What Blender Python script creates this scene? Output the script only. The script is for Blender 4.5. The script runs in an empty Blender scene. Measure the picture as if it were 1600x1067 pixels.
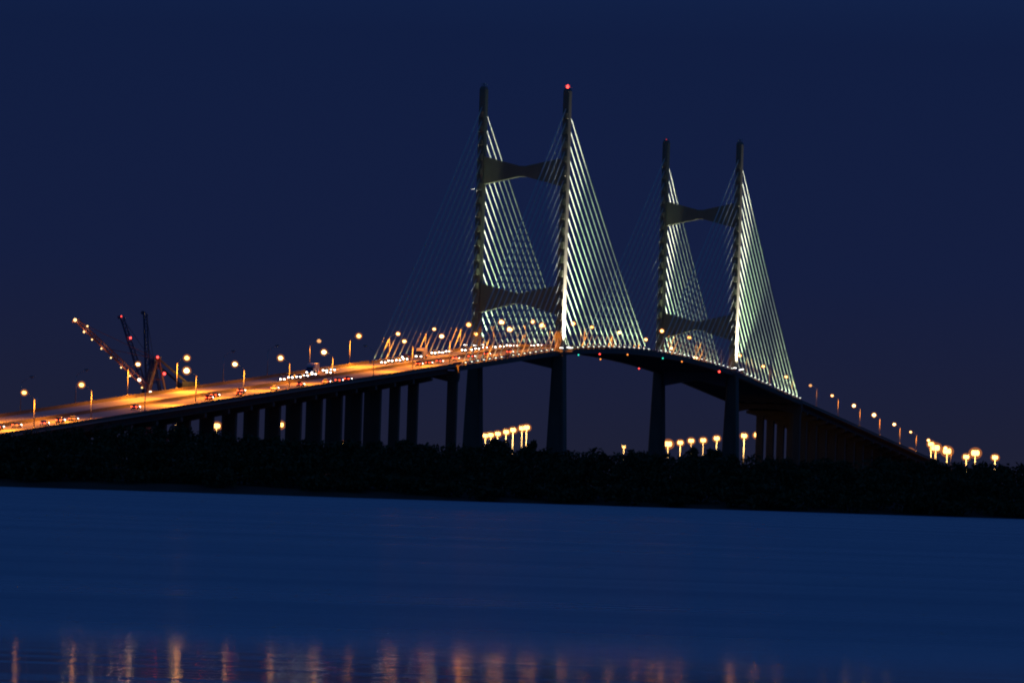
import bpy, math, random
import numpy as np
from mathutils import Matrix, Vector

rng = random.Random(7)
npr = np.random.default_rng(11)
scene = bpy.context.scene
COL = scene.collection

# ------------------------------------------------------------------ camera
CAM = Vector((519.664, -2695.612, 3.0))
YAW, PITCH, ROLL, FPX = -0.191232, 0.0176626, 0.0319807, 11689.75
Fv = Vector((math.sin(YAW) * math.cos(PITCH), math.cos(YAW) * math.cos(PITCH), math.sin(PITCH)))
Rv = Vector((math.cos(YAW), -math.sin(YAW), 0.0))
Uv = Rv.cross(Fv)
Rr = math.cos(ROLL) * Rv + math.sin(ROLL) * Uv
Ur = -math.sin(ROLL) * Rv + math.cos(ROLL) * Uv
cd = bpy.data.cameras.new('camera')
cd.sensor_width = 36.0
cd.lens = 36.0 * FPX / 1600.0
cd.clip_start, cd.clip_end = 1.0, 40000.0
cam = bpy.data.objects.new('camera', cd)
COL.objects.link(cam)
M = Matrix.Identity(4)
for i in range(3):
    M[i][0], M[i][1], M[i][2], M[i][3] = Rr[i], Ur[i], -Fv[i], CAM[i]
cam.matrix_world = M
scene.camera = cam

# ------------------------------------------------------------------ world: deep dusk sky
world = bpy.data.worlds.new('World')
scene.world = world
world.use_nodes = True
nt = world.node_tree
nt.nodes.clear()
wo = nt.nodes.new('ShaderNodeOutputWorld')
bg1 = nt.nodes.new('ShaderNodeBackground')
bg2 = nt.nodes.new('ShaderNodeBackground')
addw = nt.nodes.new('ShaderNodeAddShader')
sky = nt.nodes.new('ShaderNodeTexSky')
sky.sky_type = 'NISHITA'
sky.sun_disc = False
sky.sun_elevation = math.radians(-3.0)
sky.sun_rotation = math.radians(100.0)
sky.ozone_density = 3.0
bg1.inputs['Strength'].default_value = 0.05
nt.links.new(sky.outputs[0], bg1.inputs['Color'])
tc = nt.nodes.new('ShaderNodeTexCoord')
sep = nt.nodes.new('ShaderNodeSeparateXYZ')
nt.links.new(tc.outputs['Generated'], sep.inputs[0])
ramp = nt.nodes.new('ShaderNodeValToRGB')
nt.links.new(sep.outputs['Z'], ramp.inputs['Fac'])
cr = ramp.color_ramp
stops = [(0.0, (0.0135, 0.0150, 0.0350)), (0.012, (0.0108, 0.0142, 0.0430)), (0.028, (0.0074, 0.0134, 0.0520)),
         (0.060, (0.0052, 0.0132, 0.0560)), (0.125, (0.0115, 0.0480, 0.1750)), (0.30, (0.0130, 0.0540, 0.1950)),
         (1.0, (0.0115, 0.0450, 0.1650))]
cr.elements[0].position, cr.elements[0].color = stops[0][0], (*stops[0][1], 1)
cr.elements[1].position, cr.elements[1].color = stops[-1][0], (*stops[-1][1], 1)
for p_, c_ in stops[1:-1]:
    e = cr.elements.new(p_)
    e.color = (*c_, 1)
nt.links.new(ramp.outputs[0], bg2.inputs['Color'])
bg2.inputs['Strength'].default_value = 0.95
nt.links.new(bg1.outputs[0], addw.inputs[0])
nt.links.new(bg2.outputs[0], addw.inputs[1])
nt.links.new(addw.outputs[0], wo.inputs['Surface'])

# ------------------------------------------------------------------ exposure and sampling
vs = scene.view_settings
vs.view_transform = 'Standard'
vs.look = 'None'
vs.exposure = 0.0
vs.gamma = 1.0
vs.use_curve_mapping = False
cy = scene.cycles
cy.use_denoising = True
try:
    cy.denoiser = 'OPENIMAGEDENOISE'
except Exception:
    pass
cy.use_adaptive_sampling = False
cy.max_bounces = 4
cy.diffuse_bounces = 2
cy.glossy_bounces = 2
cy.filter_width = 2.0
cy.use_light_tree = True
cy.sample_clamp_indirect = 0.25
cy.sample_clamp_direct = 14.0

# ------------------------------------------------------------------ helpers
def tag(o, label=None, cat=None, group=None, kind=None):
    if label: o['label'] = label
    if cat: o['category'] = cat
    if group: o['group'] = group
    if kind: o['kind'] = kind
    return o

def empty(name, loc=(0, 0, 0), rz=0.0, parent=None):
    o = bpy.data.objects.new(name, None)
    o.empty_display_size = 0.5
    COL.objects.link(o)
    o.location = loc
    o.rotation_euler = (0, 0, rz)
    if parent: o.parent = parent
    return o

def place(name, mesh, parent=None, loc=(0, 0, 0), rot=None, scale=None):
    o = bpy.data.objects.new(name, mesh)
    COL.objects.link(o)
    o.location = loc
    if rot is not None: o.rotation_euler = rot
    if scale is not None: o.scale = scale
    if parent: o.parent = parent
    return o

class MB:
    def __init__(s):
        s.v, s.f = [], []
    def add(s, vs_, fs):
        n = len(s.v)
        s.v.extend(tuple(p) for p in vs_)
        s.f.extend(tuple(i + n for i in f) for f in fs)
        return s
    def box(s, x0, x1, y0, y1, z0, z1):
        return s.add([(x0, y0, z0), (x1, y0, z0), (x1, y1, z0), (x0, y1, z0), (x0, y0, z1), (x1, y0, z1), (x1, y1, z1), (x0, y1, z1)],
                     [(3, 2, 1, 0), (4, 5, 6, 7), (0, 1, 5, 4), (1, 2, 6, 5), (2, 3, 7, 6), (3, 0, 4, 7)])
    def loft(s, secs, caps=True):
        n = len(secs[0])
        vs_ = [p for sec in secs for p in sec]
        fs = []
        for k in range(len(secs) - 1):
            for i in range(n):
                j = (i + 1) % n
                fs.append((k * n + i, k * n + j, (k + 1) * n + j, (k + 1) * n + i))
        if caps:
            fs.append(tuple(reversed(range(n))))
            fs.append(tuple((len(secs) - 1) * n + i for i in range(n)))
        return s.add(vs_, fs)
    def tube(s, pts, rad, n=8, caps=True):
        pts = [Vector(p) for p in pts]
        if not isinstance(rad, (list, tuple)): rad = [rad] * len(pts)
        secs = []
        for k, p in enumerate(pts):
            d = (pts[min(k + 1, len(pts) - 1)] - pts[max(k - 1, 0)]).normalized()
            a = Vector((0, 0, 1)) if abs(d.z) < 0.9 else Vector((1, 0, 0))
            u = d.cross(a).normalized()
            w = d.cross(u)
            secs.append([p + (u * math.cos(2 * math.pi * i / n) + w * math.sin(2 * math.pi * i / n)) * rad[k] for i in range(n)])
        return s.loft(secs, caps)
    def ball(s, c, r, n=12, m=7):
        rx, ry, rz = r if isinstance(r, (list, tuple)) else (r, r, r)
        secs = []
        for k in range(m + 1):
            ph = -math.pi / 2 + math.pi * (0.04 + 0.92 * k / m)
            secs.append([(c[0] + rx * math.cos(ph) * math.cos(2 * math.pi * i / n), c[1] + ry * math.cos(ph) * math.sin(2 * math.pi * i / n), c[2] + rz * math.sin(ph)) for i in range(n)])
        return s.loft(secs)
    def mesh(s, name, mat, smooth=False):
        me = bpy.data.meshes.new(name)
        me.from_pydata(s.v, [], s.f)
        import bmesh
        bm = bmesh.new(); bm.from_mesh(me)
        bmesh.ops.recalc_face_normals(bm, faces=bm.faces)
        bm.to_mesh(me); bm.free()
        me.materials.append(mat)
        if smooth:
            me.polygons.foreach_set('use_smooth', [True] * len(me.polygons))
        me.update()
        return me
    def build(s, name, mat, parent=None, loc=(0, 0, 0), smooth=False, rot=None):
        return place(name, s.mesh(name, mat, smooth), parent, loc, rot)

def copy_tree(o, parent=None):
    c = o.copy(); COL.objects.link(c)
    c.parent = parent
    for ch in list(o.children): copy_tree(ch, c)
    return c

ONES = ['', 'first', 'second', 'third', 'fourth', 'fifth', 'sixth', 'seventh', 'eighth', 'ninth', 'tenth', 'eleventh', 'twelfth', 'thirteenth',
        'fourteenth', 'fifteenth', 'sixteenth', 'seventeenth', 'eighteenth', 'nineteenth']
def nth(n):
    if n < 20: return ONES[n]
    t_ = {2: 'twent', 3: 'thirt', 4: 'fort'}[n // 10]
    return t_ + 'ieth' if n % 10 == 0 else t_ + 'y-' + ONES[n % 10]

# ------------------------------------------------------------------ materials
def pmat(name, col, rough=0.7, metal=0.0, var=0.25, scale=0.6, bump=0.0, stretch=(1, 1, 1), second=None):
    m = bpy.data.materials.new(name)
    m.use_nodes = True
    t = m.node_tree
    b = t.nodes['Principled BSDF']
    b.inputs['Roughness'].default_value = rough
    b.inputs['Metallic'].default_value = metal
    co = t.nodes.new('ShaderNodeTexCoord')
    mp = t.nodes.new('ShaderNodeMapping')
    mp.inputs['Scale'].default_value = stretch
    t.links.new(co.outputs['Object'], mp.inputs[0])
    nz = t.nodes.new('ShaderNodeTexNoise')
    nz.inputs['Scale'].default_value = scale
    nz.inputs['Detail'].default_value = 5
    nz.inputs['Roughness'].default_value = 0.65
    t.links.new(mp.outputs[0], nz.inputs['Vector'])
    rp = t.nodes.new('ShaderNodeValToRGB')
    c2 = second or tuple(c * (1 - var) for c in col)
    rp.color_ramp.elements[0].position = 0.3
    rp.color_ramp.elements[1].position = 0.7
    rp.color_ramp.elements[0].color = (*c2, 1)
    rp.color_ramp.elements[1].color = (*[min(1, c * (1 + var * 0.4)) for c in col], 1)
    t.links.new(nz.outputs['Fac'], rp.inputs['Fac'])
    t.links.new(rp.outputs[0], b.inputs['Base Color'])
    if bump:
        bp = t.nodes.new('ShaderNodeBump')
        bp.inputs['Strength'].default_value = bump
        bp.inputs['Distance'].default_value = 0.05
        t.links.new(nz.outputs['Fac'], bp.inputs['Height'])
        t.links.new(bp.outputs[0], b.inputs['Normal'])
    return m

def emat(name, col, strength):
    m = bpy.data.materials.new(name)
    m.use_nodes = True
    t = m.node_tree
    t.nodes.clear()
    o = t.nodes.new('ShaderNodeOutputMaterial')
    e = t.nodes.new('ShaderNodeEmission')
    e.inputs['Color'].default_value = (*col, 1)
    e.inputs['Strength'].default_value = strength
    t.links.new(e.outputs[0], o.inputs['Surface'])
    try: m.cycles.emission_sampling = 'NONE'
    except Exception: pass
    return m

MAT = {
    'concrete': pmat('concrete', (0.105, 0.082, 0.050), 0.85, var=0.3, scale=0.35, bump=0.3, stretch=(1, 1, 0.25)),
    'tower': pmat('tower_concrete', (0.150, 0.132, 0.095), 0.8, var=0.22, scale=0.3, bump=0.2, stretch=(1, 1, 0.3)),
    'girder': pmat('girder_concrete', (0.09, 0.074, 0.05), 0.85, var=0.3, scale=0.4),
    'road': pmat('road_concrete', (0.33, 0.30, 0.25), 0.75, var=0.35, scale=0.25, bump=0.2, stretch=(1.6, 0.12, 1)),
    'paint': pmat('lane_paint', (0.72, 0.70, 0.64), 0.6, var=0.3, scale=2.0),
    'cable': pmat('cable_sheath', (0.44, 0.48, 0.42), 0.5, var=0.15, scale=0.2),
    'steel': pmat('galvanised_steel', (0.38, 0.37, 0.36), 0.5, metal=0.4, var=0.25, scale=1.0),
    'fixture': pmat('fixture_grey', (0.16, 0.16, 0.17), 0.5, metal=0.3, var=0.2, scale=2.0),
    'crane_red': pmat('crane_paint_red', (0.20, 0.055, 0.035), 0.5, var=0.35, scale=0.3),
    'crane_blue': pmat('crane_paint_blue', (0.045, 0.06, 0.10), 0.5, var=0.3, scale=0.3),
    'soil': pmat('bank_soil', (0.050, 0.044, 0.032), 0.95, var=0.5, scale=0.15, bump=0.5),
    'leaf': pmat('leaf', (0.040, 0.058, 0.024), 0.7, var=0.5, scale=0.6),
    'leaf2': pmat('leaf_dull', (0.055, 0.058, 0.030), 0.7, var=0.5, scale=0.6),
    'bark': pmat('bark', (0.075, 0.058, 0.043), 0.9, var=0.4, scale=2.0, bump=0.6),
    'tyre': pmat('tyre', (0.02, 0.02, 0.02), 0.8, var=0.3, scale=4.0),
    'glass': pmat('car_glass', (0.012, 0.014, 0.016), 0.08, var=0.1, scale=1.0),
    'shed': pmat('shed_cladding', (0.32, 0.25, 0.20), 0.7, var=0.3, scale=0.2, stretch=(3, 3, 0.2)),
    'sign': pmat('sign_face', (0.62, 0.60, 0.55), 0.5, var=0.1, scale=1.0),
}
for k_ in ('leaf', 'leaf2', 'soil', 'bark'):
    MAT[k_].node_tree.nodes['Principled BSDF'].inputs['Specular IOR Level'].default_value = 0.08
PAINTS = [pmat('paint_' + n, c, 0.28, metal=0.2, var=0.08, scale=0.5) for n, c in
          (('white', (0.7, 0.7, 0.68)), ('silver', (0.42, 0.43, 0.44)), ('black', (0.02, 0.02, 0.022)), ('red', (0.32, 0.03, 0.025)),
           ('blue', (0.04, 0.08, 0.22)), ('grey', (0.14, 0.14, 0.15)))]
PNAMES = ['white', 'silver', 'black', 'red', 'blue', 'grey']
SODIUM = (1.0, 0.275, 0.014)
FLOODC = (0.76, 1.0, 0.60)
FANC = (0.72, 1.0, 0.62)
EM = {
    'sodium': emat('sodium_lens', (1.0, 0.50, 0.17), 6.5),
    'sodium_dim': emat('sodium_lens_dim', (1.0, 0.45, 0.16), 1.2),
    'mast': emat('mast_lens', (1.0, 0.48, 0.13), 6.5),
    'flood': emat('flood_lens', (0.88, 1.0, 0.85), 7.0),
    'flood_big': emat('flood_lens_big', (1.0, 0.97, 0.92), 9.0),
    'head': emat('headlamp_glow', (1.0, 0.86, 0.72), 16.0),
    'tail': emat('tail_glow', (1.0, 0.06, 0.015), 14.0),
    'amber': emat('amber_glow', (1.0, 0.27, 0.04), 3.0),
    'red': emat('beacon_red', (1.0, 0.05, 0.04), 6.0),
    'red_dim': emat('beacon_red_dim', (1.0, 0.05, 0.04), 0.7),
    'green': emat('beacon_green', (0.05, 1.0, 0.72), 1.6),
    'crane': emat('crane_floodlight', (1.0, 0.55, 0.2), 4.0),
    'crane_white': emat('crane_floodlight_white', (1.0, 0.72, 0.50), 5.0),
    'lens_off': None,
}
EM['lens_off'] = pmat('lens_unlit', (0.30, 0.29, 0.27), 0.2, var=0.1, scale=2.0)

def light(kind, loc, energy, col, parent, radius=0.3, direction=None, size=60, blend=0.5):
    d = bpy.data.lights.new('lamp_light', kind)
    d.energy = energy
    d.color = col
    d.shadow_soft_size = radius
    if kind == 'SPOT':
        d.spot_size = math.radians(size)
        d.spot_blend = blend
    o = bpy.data.objects.new('lamp_light', d)
    COL.objects.link(o)
    o.location = loc
    if direction is not None:
        o.rotation_euler = Vector(direction).to_track_quat('-Z', 'Y').to_euler()
    o.parent = parent
    return o

# ------------------------------------------------------------------ bridge alignment
H = 15.655                       # half distance between cable planes
T1, T2, MID = 0.0, 396.24, 198.12
def zdeck(s):
    a = abs(s - MID)
    g, L, zc = 0.0511143, 254.166, 52.54
    return zc - g * a * a / (2 * L) if a < L else zc - g * (a - L / 2)
ZT = zdeck(0.0)
SA, SB = -190.0, 586.24          # ends of the stayed spans
S_NEAR, S_FAR = -905.0, 1290.0   # ends of the viaducts

def strip(s0, s1, step, prof_):
    n = max(1, int(math.ceil((s1 - s0) / step)))
    secs = []
    for k in range(n + 1):
        s = s0 + (s1 - s0) * k / n
        z = zdeck(s)
        secs.append([(x, s, z + dz) for x, dz in prof_])
    return MB().loft(secs)
def rect(x0, x1, a, b): return [(x0, a), (x1, a), (x1, b), (x0, b)]
def barrier(xc, sgn): return [(xc - 0.20, -0.05), (xc + 0.20, -0.05), (xc + 0.19, 0.22), (xc + 0.10, 0.42), (xc + 0.08, 0.92), (xc - 0.08, 0.92), (xc - 0.10, 0.42), (xc - 0.19, 0.22)]

# ------------------------------------------------------------------ water, banks
shore = Matrix.Identity(4)      # frame of the near river bank: x across the view of the river, y away over the water
for i, (a, b) in enumerate(((math.cos(YAW), math.sin(YAW)), (-math.sin(YAW), math.cos(YAW)))):
    shore[i][0], shore[i][1] = a, b
shore[0][3], shore[1][3] = CAM.x, CAM.y

wm = bpy.data.materials.new('river_water')
wm.use_nodes = True
t = wm.node_tree
b = t.nodes['Principled BSDF']
b.inputs['Base Color'].default_value = (0.030, 0.115, 0.205, 1)
b.inputs['IOR'].default_value = 1.333
co = t.nodes.new('ShaderNodeTexCoord')
def noise(scale, stretch, detail=4, rough=0.55):
    mp = t.nodes.new('ShaderNodeMapping')
    mp.inputs['Scale'].default_value = stretch
    t.links.new(co.outputs['Object'], mp.inputs[0])
    n = t.nodes.new('ShaderNodeTexNoise')
    n.inputs['Scale'].default_value = scale
    n.inputs['Detail'].default_value = detail
    n.inputs['Roughness'].default_value = rough
    t.links.new(mp.outputs[0], n.inputs['Vector'])
    return n
def math_node(op, a, b_=None):
    n = t.nodes.new('ShaderNodeMath'); n.operation = op
    for k, v in enumerate((a, b_)):
        if v is None: continue
        if isinstance(v, (int, float)): n.inputs[k].default_value = v
        else: t.links.new(v, n.inputs[k])
    return n.outputs[0]
def maprange(v, a0, a1, b0, b1):
    n = t.nodes.new('ShaderNodeMapRange'); n.interpolation_type = 'SMOOTHSTEP'
    t.links.new(v, n.inputs['Value'])
    for k, x in zip(('From Min', 'From Max', 'To Min', 'To Max'), (a0, a1, b0, b1)): n.inputs[k].default_value = x
    return n.outputs['Result']
sx = t.nodes.new('ShaderNodeSeparateXYZ')
t.links.new(co.outputs['Object'], sx.inputs[0])
edge_n = noise(0.05, (1.0, 0.5, 1), 4)
streak_n = noise(0.03, (0.25, 1.6, 1), 7, 0.65)
yy = math_node('ADD', sx.outputs['Y'], math_node('MULTIPLY', math_node('SUBTRACT', edge_n.outputs['Fac'], 0.5), 26.0))
ruffle = maprange(yy, 108.0, 152.0, 0.0, 1.0)            # sheltered slick by the near shore, wind-ruffled water beyond
patch = maprange(streak_n.outputs['Fac'], 0.3, 0.7, 0.78, 1.12)
ruffle2 = math_node('MULTIPLY', ruffle, patch)
t.links.new(math_node('ADD', math_node('MULTIPLY', ruffle2, 0.25), 0.06), b.inputs['Roughness'])
w1 = noise(0.9, (1.0, 2.2, 1), 5, 0.6)
w2 = noise(3.0, (0.7, 1.6, 1), 3, 0.6)
hgt = math_node('ADD', math_node('MULTIPLY', w1.outputs['Fac'], 0.16), math_node('MULTIPLY', w2.outputs['Fac'], 0.05))
w3 = noise(0.42, (0.18, 1.0, 1), 4, 0.6)
w4 = noise(0.09, (0.22, 1.0, 1), 6, 0.6)
amp = math_node('ADD', math_node('MULTIPLY', ruffle2, 1.0), 0.07)
bp = t.nodes.new('ShaderNodeBump')
bp.inputs['Distance'].default_value = 1.0
bp.inputs['Strength'].default_value = 1.0
swell = math_node('ADD', math_node('MULTIPLY', w3.outputs['Fac'], 0.10), math_node('MULTIPLY', w4.outputs['Fac'], 0.16))
t.links.new(math_node('ADD', math_node('MULTIPLY', hgt, amp), swell), bp.inputs['Height'])
t.links.new(bp.outputs[0], b.inputs['Normal'])

me = bpy.data.meshes.new('water')
xs = [-16000, -2000, -300, 300, 2000, 16000]; ysw = [-600, 0, 300, 800, 2600, 6000, 30000]
me.from_pydata([(x, y, 0) for y in ysw for x in xs], [], [(j * 6 + i, j * 6 + i + 1, (j + 1) * 6 + i + 1, (j + 1) * 6 + i) for j in range(len(ysw) - 1) for i in range(5)])
me.materials.append(wm)
water = place('water', me)
water.matrix_world = shore
tag(water, kind='structure')

def bank_height(x, d):
    e = d - (779 + 2.5 * math.sin(x * 0.021) + 1.2 * math.sin(x * 0.083 + 1))
    h = -1.2 + 2.6 * (1 - math.exp(-max(e + 6, 0) / 9.0))
    return h + 0.35 * math.sin(x * 0.05) * math.sin(d * 0.03) * min(1, max(0, e / 30))
def land(name, xs_, ds_, fn):
    v = [(x, d, fn(x, d)) for d in ds_ for x in xs_]
    nx = len(xs_)
    f = [(j * nx + i, j * nx + i + 1, (j + 1) * nx + i + 1, (j + 1) * nx + i) for j in range(len(ds_) - 1) for i in range(nx - 1)]
    me_ = bpy.data.meshes.new(name)
    me_.from_pydata(v, [], f)
    me_.materials.append(MAT['soil'])
    me_.polygons.foreach_set('use_smooth', [True] * len(me_.polygons))
    o = place(name, me_)
    o.matrix_world = shore
    return tag(o, kind='structure')
xs_ = [-1500, -1000, -700, -500, -380, -300] + [x for x in range(-240, 241, 6)] + [300, 380, 500, 700, 1000, 1500]
land('river_bank', xs_, [770, 773, 776, 779, 782, 786, 791, 798, 808, 825, 850, 900, 1000, 1200, 1500, 1900, 2300, 2520, 2560, 2570],
     lambda x, d: bank_height(x, d) if d < 2540 else (-1.0 if d > 2565 else 0.6))
land('far_bank', [-8000, -3000, -1500, -700, 0, 700, 1500, 3000, 8000], [3280, 3290, 3300, 3350, 3800, 5000, 9000, 20000],
     lambda x, d: -1.0 if d < 3285 else (0.8 if d < 3295 else 2.0))

# ------------------------------------------------------------------ stayed bridge
bridge = empty('cable_stayed_bridge', (0, 0, 0))
tag(bridge, 'long cable-stayed bridge with two floodlit twin-legged towers and fans of pale cables', 'bridge')
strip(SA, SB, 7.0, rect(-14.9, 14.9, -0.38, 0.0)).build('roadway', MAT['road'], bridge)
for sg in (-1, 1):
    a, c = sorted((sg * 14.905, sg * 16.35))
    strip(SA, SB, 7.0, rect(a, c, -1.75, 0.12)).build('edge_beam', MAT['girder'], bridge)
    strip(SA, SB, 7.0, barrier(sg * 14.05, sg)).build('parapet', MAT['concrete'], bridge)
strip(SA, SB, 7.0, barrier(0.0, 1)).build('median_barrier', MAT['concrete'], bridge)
fbm = MB().loft([[(x, y, z) for y, z in ((-0.3, -1.45), (0.3, -1.45), (0.3, -0.385), (-0.3, -0.385))] for x in (-14.9, 14.9)]).mesh('floor_beam', MAT['girder'])
s = SA + 5.4
while s < SB - 3:
    if min(abs(s - T1), abs(s - T2)) > 5: place('floor_beam', fbm, bridge, (0, s, zdeck(s)))
    s += 10.9

def markings(s0, s1, name, parent):
    mb = MB()
    for x in (-10.6, -7.1, 7.1, 10.6):
        s_ = s0 + 2
        while s_ < s1 - 4:
            mb.add([(x - 0.08, s_, zdeck(s_) + 0.006), (x + 0.08, s_, zdeck(s_) + 0.006), (x + 0.08, s_ + 3, zdeck(s_ + 3) + 0.006), (x - 0.08, s_ + 3, zdeck(s_ + 3) + 0.006)], [(0, 1, 2, 3)])
            s_ += 12.0
    for x in (-13.2, -1.2, 1.2, 13.2):
        s_ = s0
        while s_ < s1 - 6:
            mb.add([(x - 0.08, s_, zdeck(s_) + 0.006), (x + 0.08, s_, zdeck(s_) + 0.006), (x + 0.08, s_ + 6, zdeck(s_ + 6) + 0.006), (x - 0.08, s_ + 6, zdeck(s_ + 6) + 0.006)], [(0, 1, 2, 3)])
            s_ += 6.0
    o = mb.build(name, MAT['paint'], parent)
    o['kind'] = 'stuff'
markings(SA, SB, 'lane_marking', bridge)

ZTOP, NC, CZ0, CDZ = 144.735, 17, 137.2, 5.26
def leg_w(z): return 1.36 - 0.24 * (z - ZT) / (ZTOP - ZT)      # half width across the bridge
def leg_l(z): return 3.15 - 0.35 * (z - ZT) / (ZTOP - ZT)      # half length along the bridge
def chamfer(hw, hl, z, c=0.22): return [(-hw + c, -hl, z), (hw - c, -hl, z), (hw, -hl + c, z), (hw, hl - c, z), (hw - c, hl, z), (-hw + c, hl, z), (-hw, hl - c, z), (-hw, -hl + c, z)]
leg_secs = [chamfer(leg_w(z), leg_l(z), z) for z in (ZT - 1.2, 60, 75, 90, 105, 120, 135, ZTOP - 1.0)] + [chamfer(0.8, 2.2, ZTOP)]
leg_mesh = MB().loft(leg_secs).mesh('leg', MAT['tower'])
pier_mesh = MB().loft([chamfer(3.9, 4.2, -2.0, 0.5), chamfer(3.5, 4.0, 4.0, 0.5), chamfer(2.15, 3.75, 42.0, 0.4), chamfer(2.0, 3.7, ZT - 1.25, 0.4)]).mesh('pier_leg', MAT['concrete'])
foot_mesh = MB().loft([chamfer(7.5, 9.5, -3.0, 1.5), chamfer(7.5, 9.5, 2.4, 1.5), chamfer(7.0, 9.0, 3.0, 1.5)]).mesh('footing', MAT['concrete'])
def bow(zb, zt, zbm, ztm, x1, hy):
    pts = [(-x1, zb), (-1.2, zbm), (1.2, zbm), (x1, zb), (x1, zt), (1.2, ztm), (-1.2, ztm), (-x1, zt)]
    return MB().loft([[(x, y, z) for x, z in pts] for y in (-hy, hy)])
upper_strut = bow(108.8, 119.1, 112.0, 115.9, H - 1.1, 1.9).mesh('strut', MAT['tower'])
lower_strut = bow(61.7, 72.5, 65.5, 69.3, H - 1.15, 2.0).mesh('strut', MAT['tower'])
cross_mesh = bow(41.9, ZT - 0.9, 44.5, ZT - 0.9, H - 1.9, 2.6).mesh('crossbeam', MAT['tower'])
blk = {}
for i in range(NC):
    z = CZ0 - CDZ * i
    w, l = leg_w(z), leg_l(z)
    c = 0.12
    blk[i] = MB().loft([[(-w + 0.28, 0, z0), (w - 0.28, 0, z0), (w - 0.28, -0.6, z0 + sl), (-w + 0.28, -0.6, z0 + sl)] for z0, sl in ((-3.9, 0.2), (-1.3, -0.25))]).mesh('anchor_block', MAT['tower'])
beacon_mesh = MB().ball((0, 0, 0.65), (0.55, 0.55, 0.7)).mesh('beacon', EM['red'], True)
beacon_small = MB().ball((0, 0, 0.35), (0.2, 0.2, 0.25)).mesh('beacon', EM['red_dim'], True)
beacon_off = MB().tube([(0, 0, -0.1), (0, 0, 0.9)], 0.12).ball((0, 0, 0.9), (0.28, 0.28, 0.35)).mesh('beacon', MAT['fixture'], True)
rail_mesh = MB()
for sx_, sy_ in ((-.7, -2), (.7, -2), (.7, 2), (-.7, 2), (-.7, 0), (.7, 0)): rail_mesh.tube([(sx_, sy_, -0.1), (sx_, sy_, 1.1)], 0.05, 5)
for z_ in (0.6, 1.1): rail_mesh.tube([(-.7, -2, z_), (.7, -2, z_), (.7, 2, z_), (-.7, 2, z_), (-.7, -2, z_)], 0.04, 5)
rail_mesh = rail_mesh.mesh('guard_rail', MAT['steel'])

for T in (T1, T2):
    tw = empty('tower', (0, T, 0), 0, bridge)
    tw['label'] = 'nearer and taller-looking tower with a bright red beacon' if T == T1 else 'farther tower, smaller in view'
    for sg in (-1, 1):
        place('leg', leg_mesh, tw, (sg * H, 0, 0))
        place('pier_leg', pier_mesh, tw, (sg * H, 0, 0))
        place('footing', foot_mesh, tw, (sg * H, 0, 0))
        place('guard_rail', rail_mesh, tw, (sg * H, 0, ZTOP))
        for i in range(NC):
            z = CZ0 - CDZ * i
            for fy in (-1, 1):
                place('anchor_block', blk[i], tw, (sg * H, fy * (leg_l(z) - 0.06), z), (0, 0, 0 if fy < 0 else math.pi))
        key = (T == T1, sg)
        bmesh_ = beacon_mesh if key == (True, 1) else beacon_small if key == (False, -1) else beacon_off
        place('beacon', bmesh_, tw, (sg * H, -0.4, ZTOP))
    place('strut', upper_strut, tw); place('strut', lower_strut, tw); place('crossbeam', cross_mesh, tw)
    # inspection bracket under the upper strut
MB().box(-0.5, 0.5, -3.2, -0.2, 0, 0.12).tube([(-2.3, -2.9, 0.5), (2.3, -2.9, 0.5)], 0.07, 6).tube([(0, -2.9, 0.1), (0, -2.9, 0.5)], 0.07, 6).build(
    'inspection_bracket', MAT['steel'], bridge, (-H - 0.6, -2.6, 106.3))

# cables, with a floodlight at each lower anchorage
fl_mesh = MB().box(-0.22, 0.22, -0.25, 0.25, 0.0, 0.10).box(-0.06, 0.06, -0.06, 0.06, 0.1, 0.3).loft(
    [[(-0.20, -0.30, 0.30), (0.20, -0.30, 0.30), (0.20, 0.10, 0.30), (-0.20, 0.10, 0.30)], [(-0.34, -0.20, 0.72), (0.34, -0.20, 0.72), (0.34, 0.26, 0.72), (-0.34, 0.26, 0.72)]]).mesh('floodlight', MAT['fixture'])
fl_lens = MB().loft([[(-0.31, -0.17, 0.723), (0.31, -0.17, 0.723), (0.31, 0.23, 0.723), (-0.31, 0.23, 0.723)], [(-0.25, -0.12, 0.80), (0.25, -0.12, 0.80), (0.25, 0.18, 0.80), (-0.25, 0.18, 0.80)]]).mesh('lens', EM['flood'])
CABLE_R = 0.19
fbr_mesh = MB().box(-0.55, 0.32, -0.3, 0.3, -0.09, -0.004).mesh('floodlight_bracket', MAT['steel'])
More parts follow.
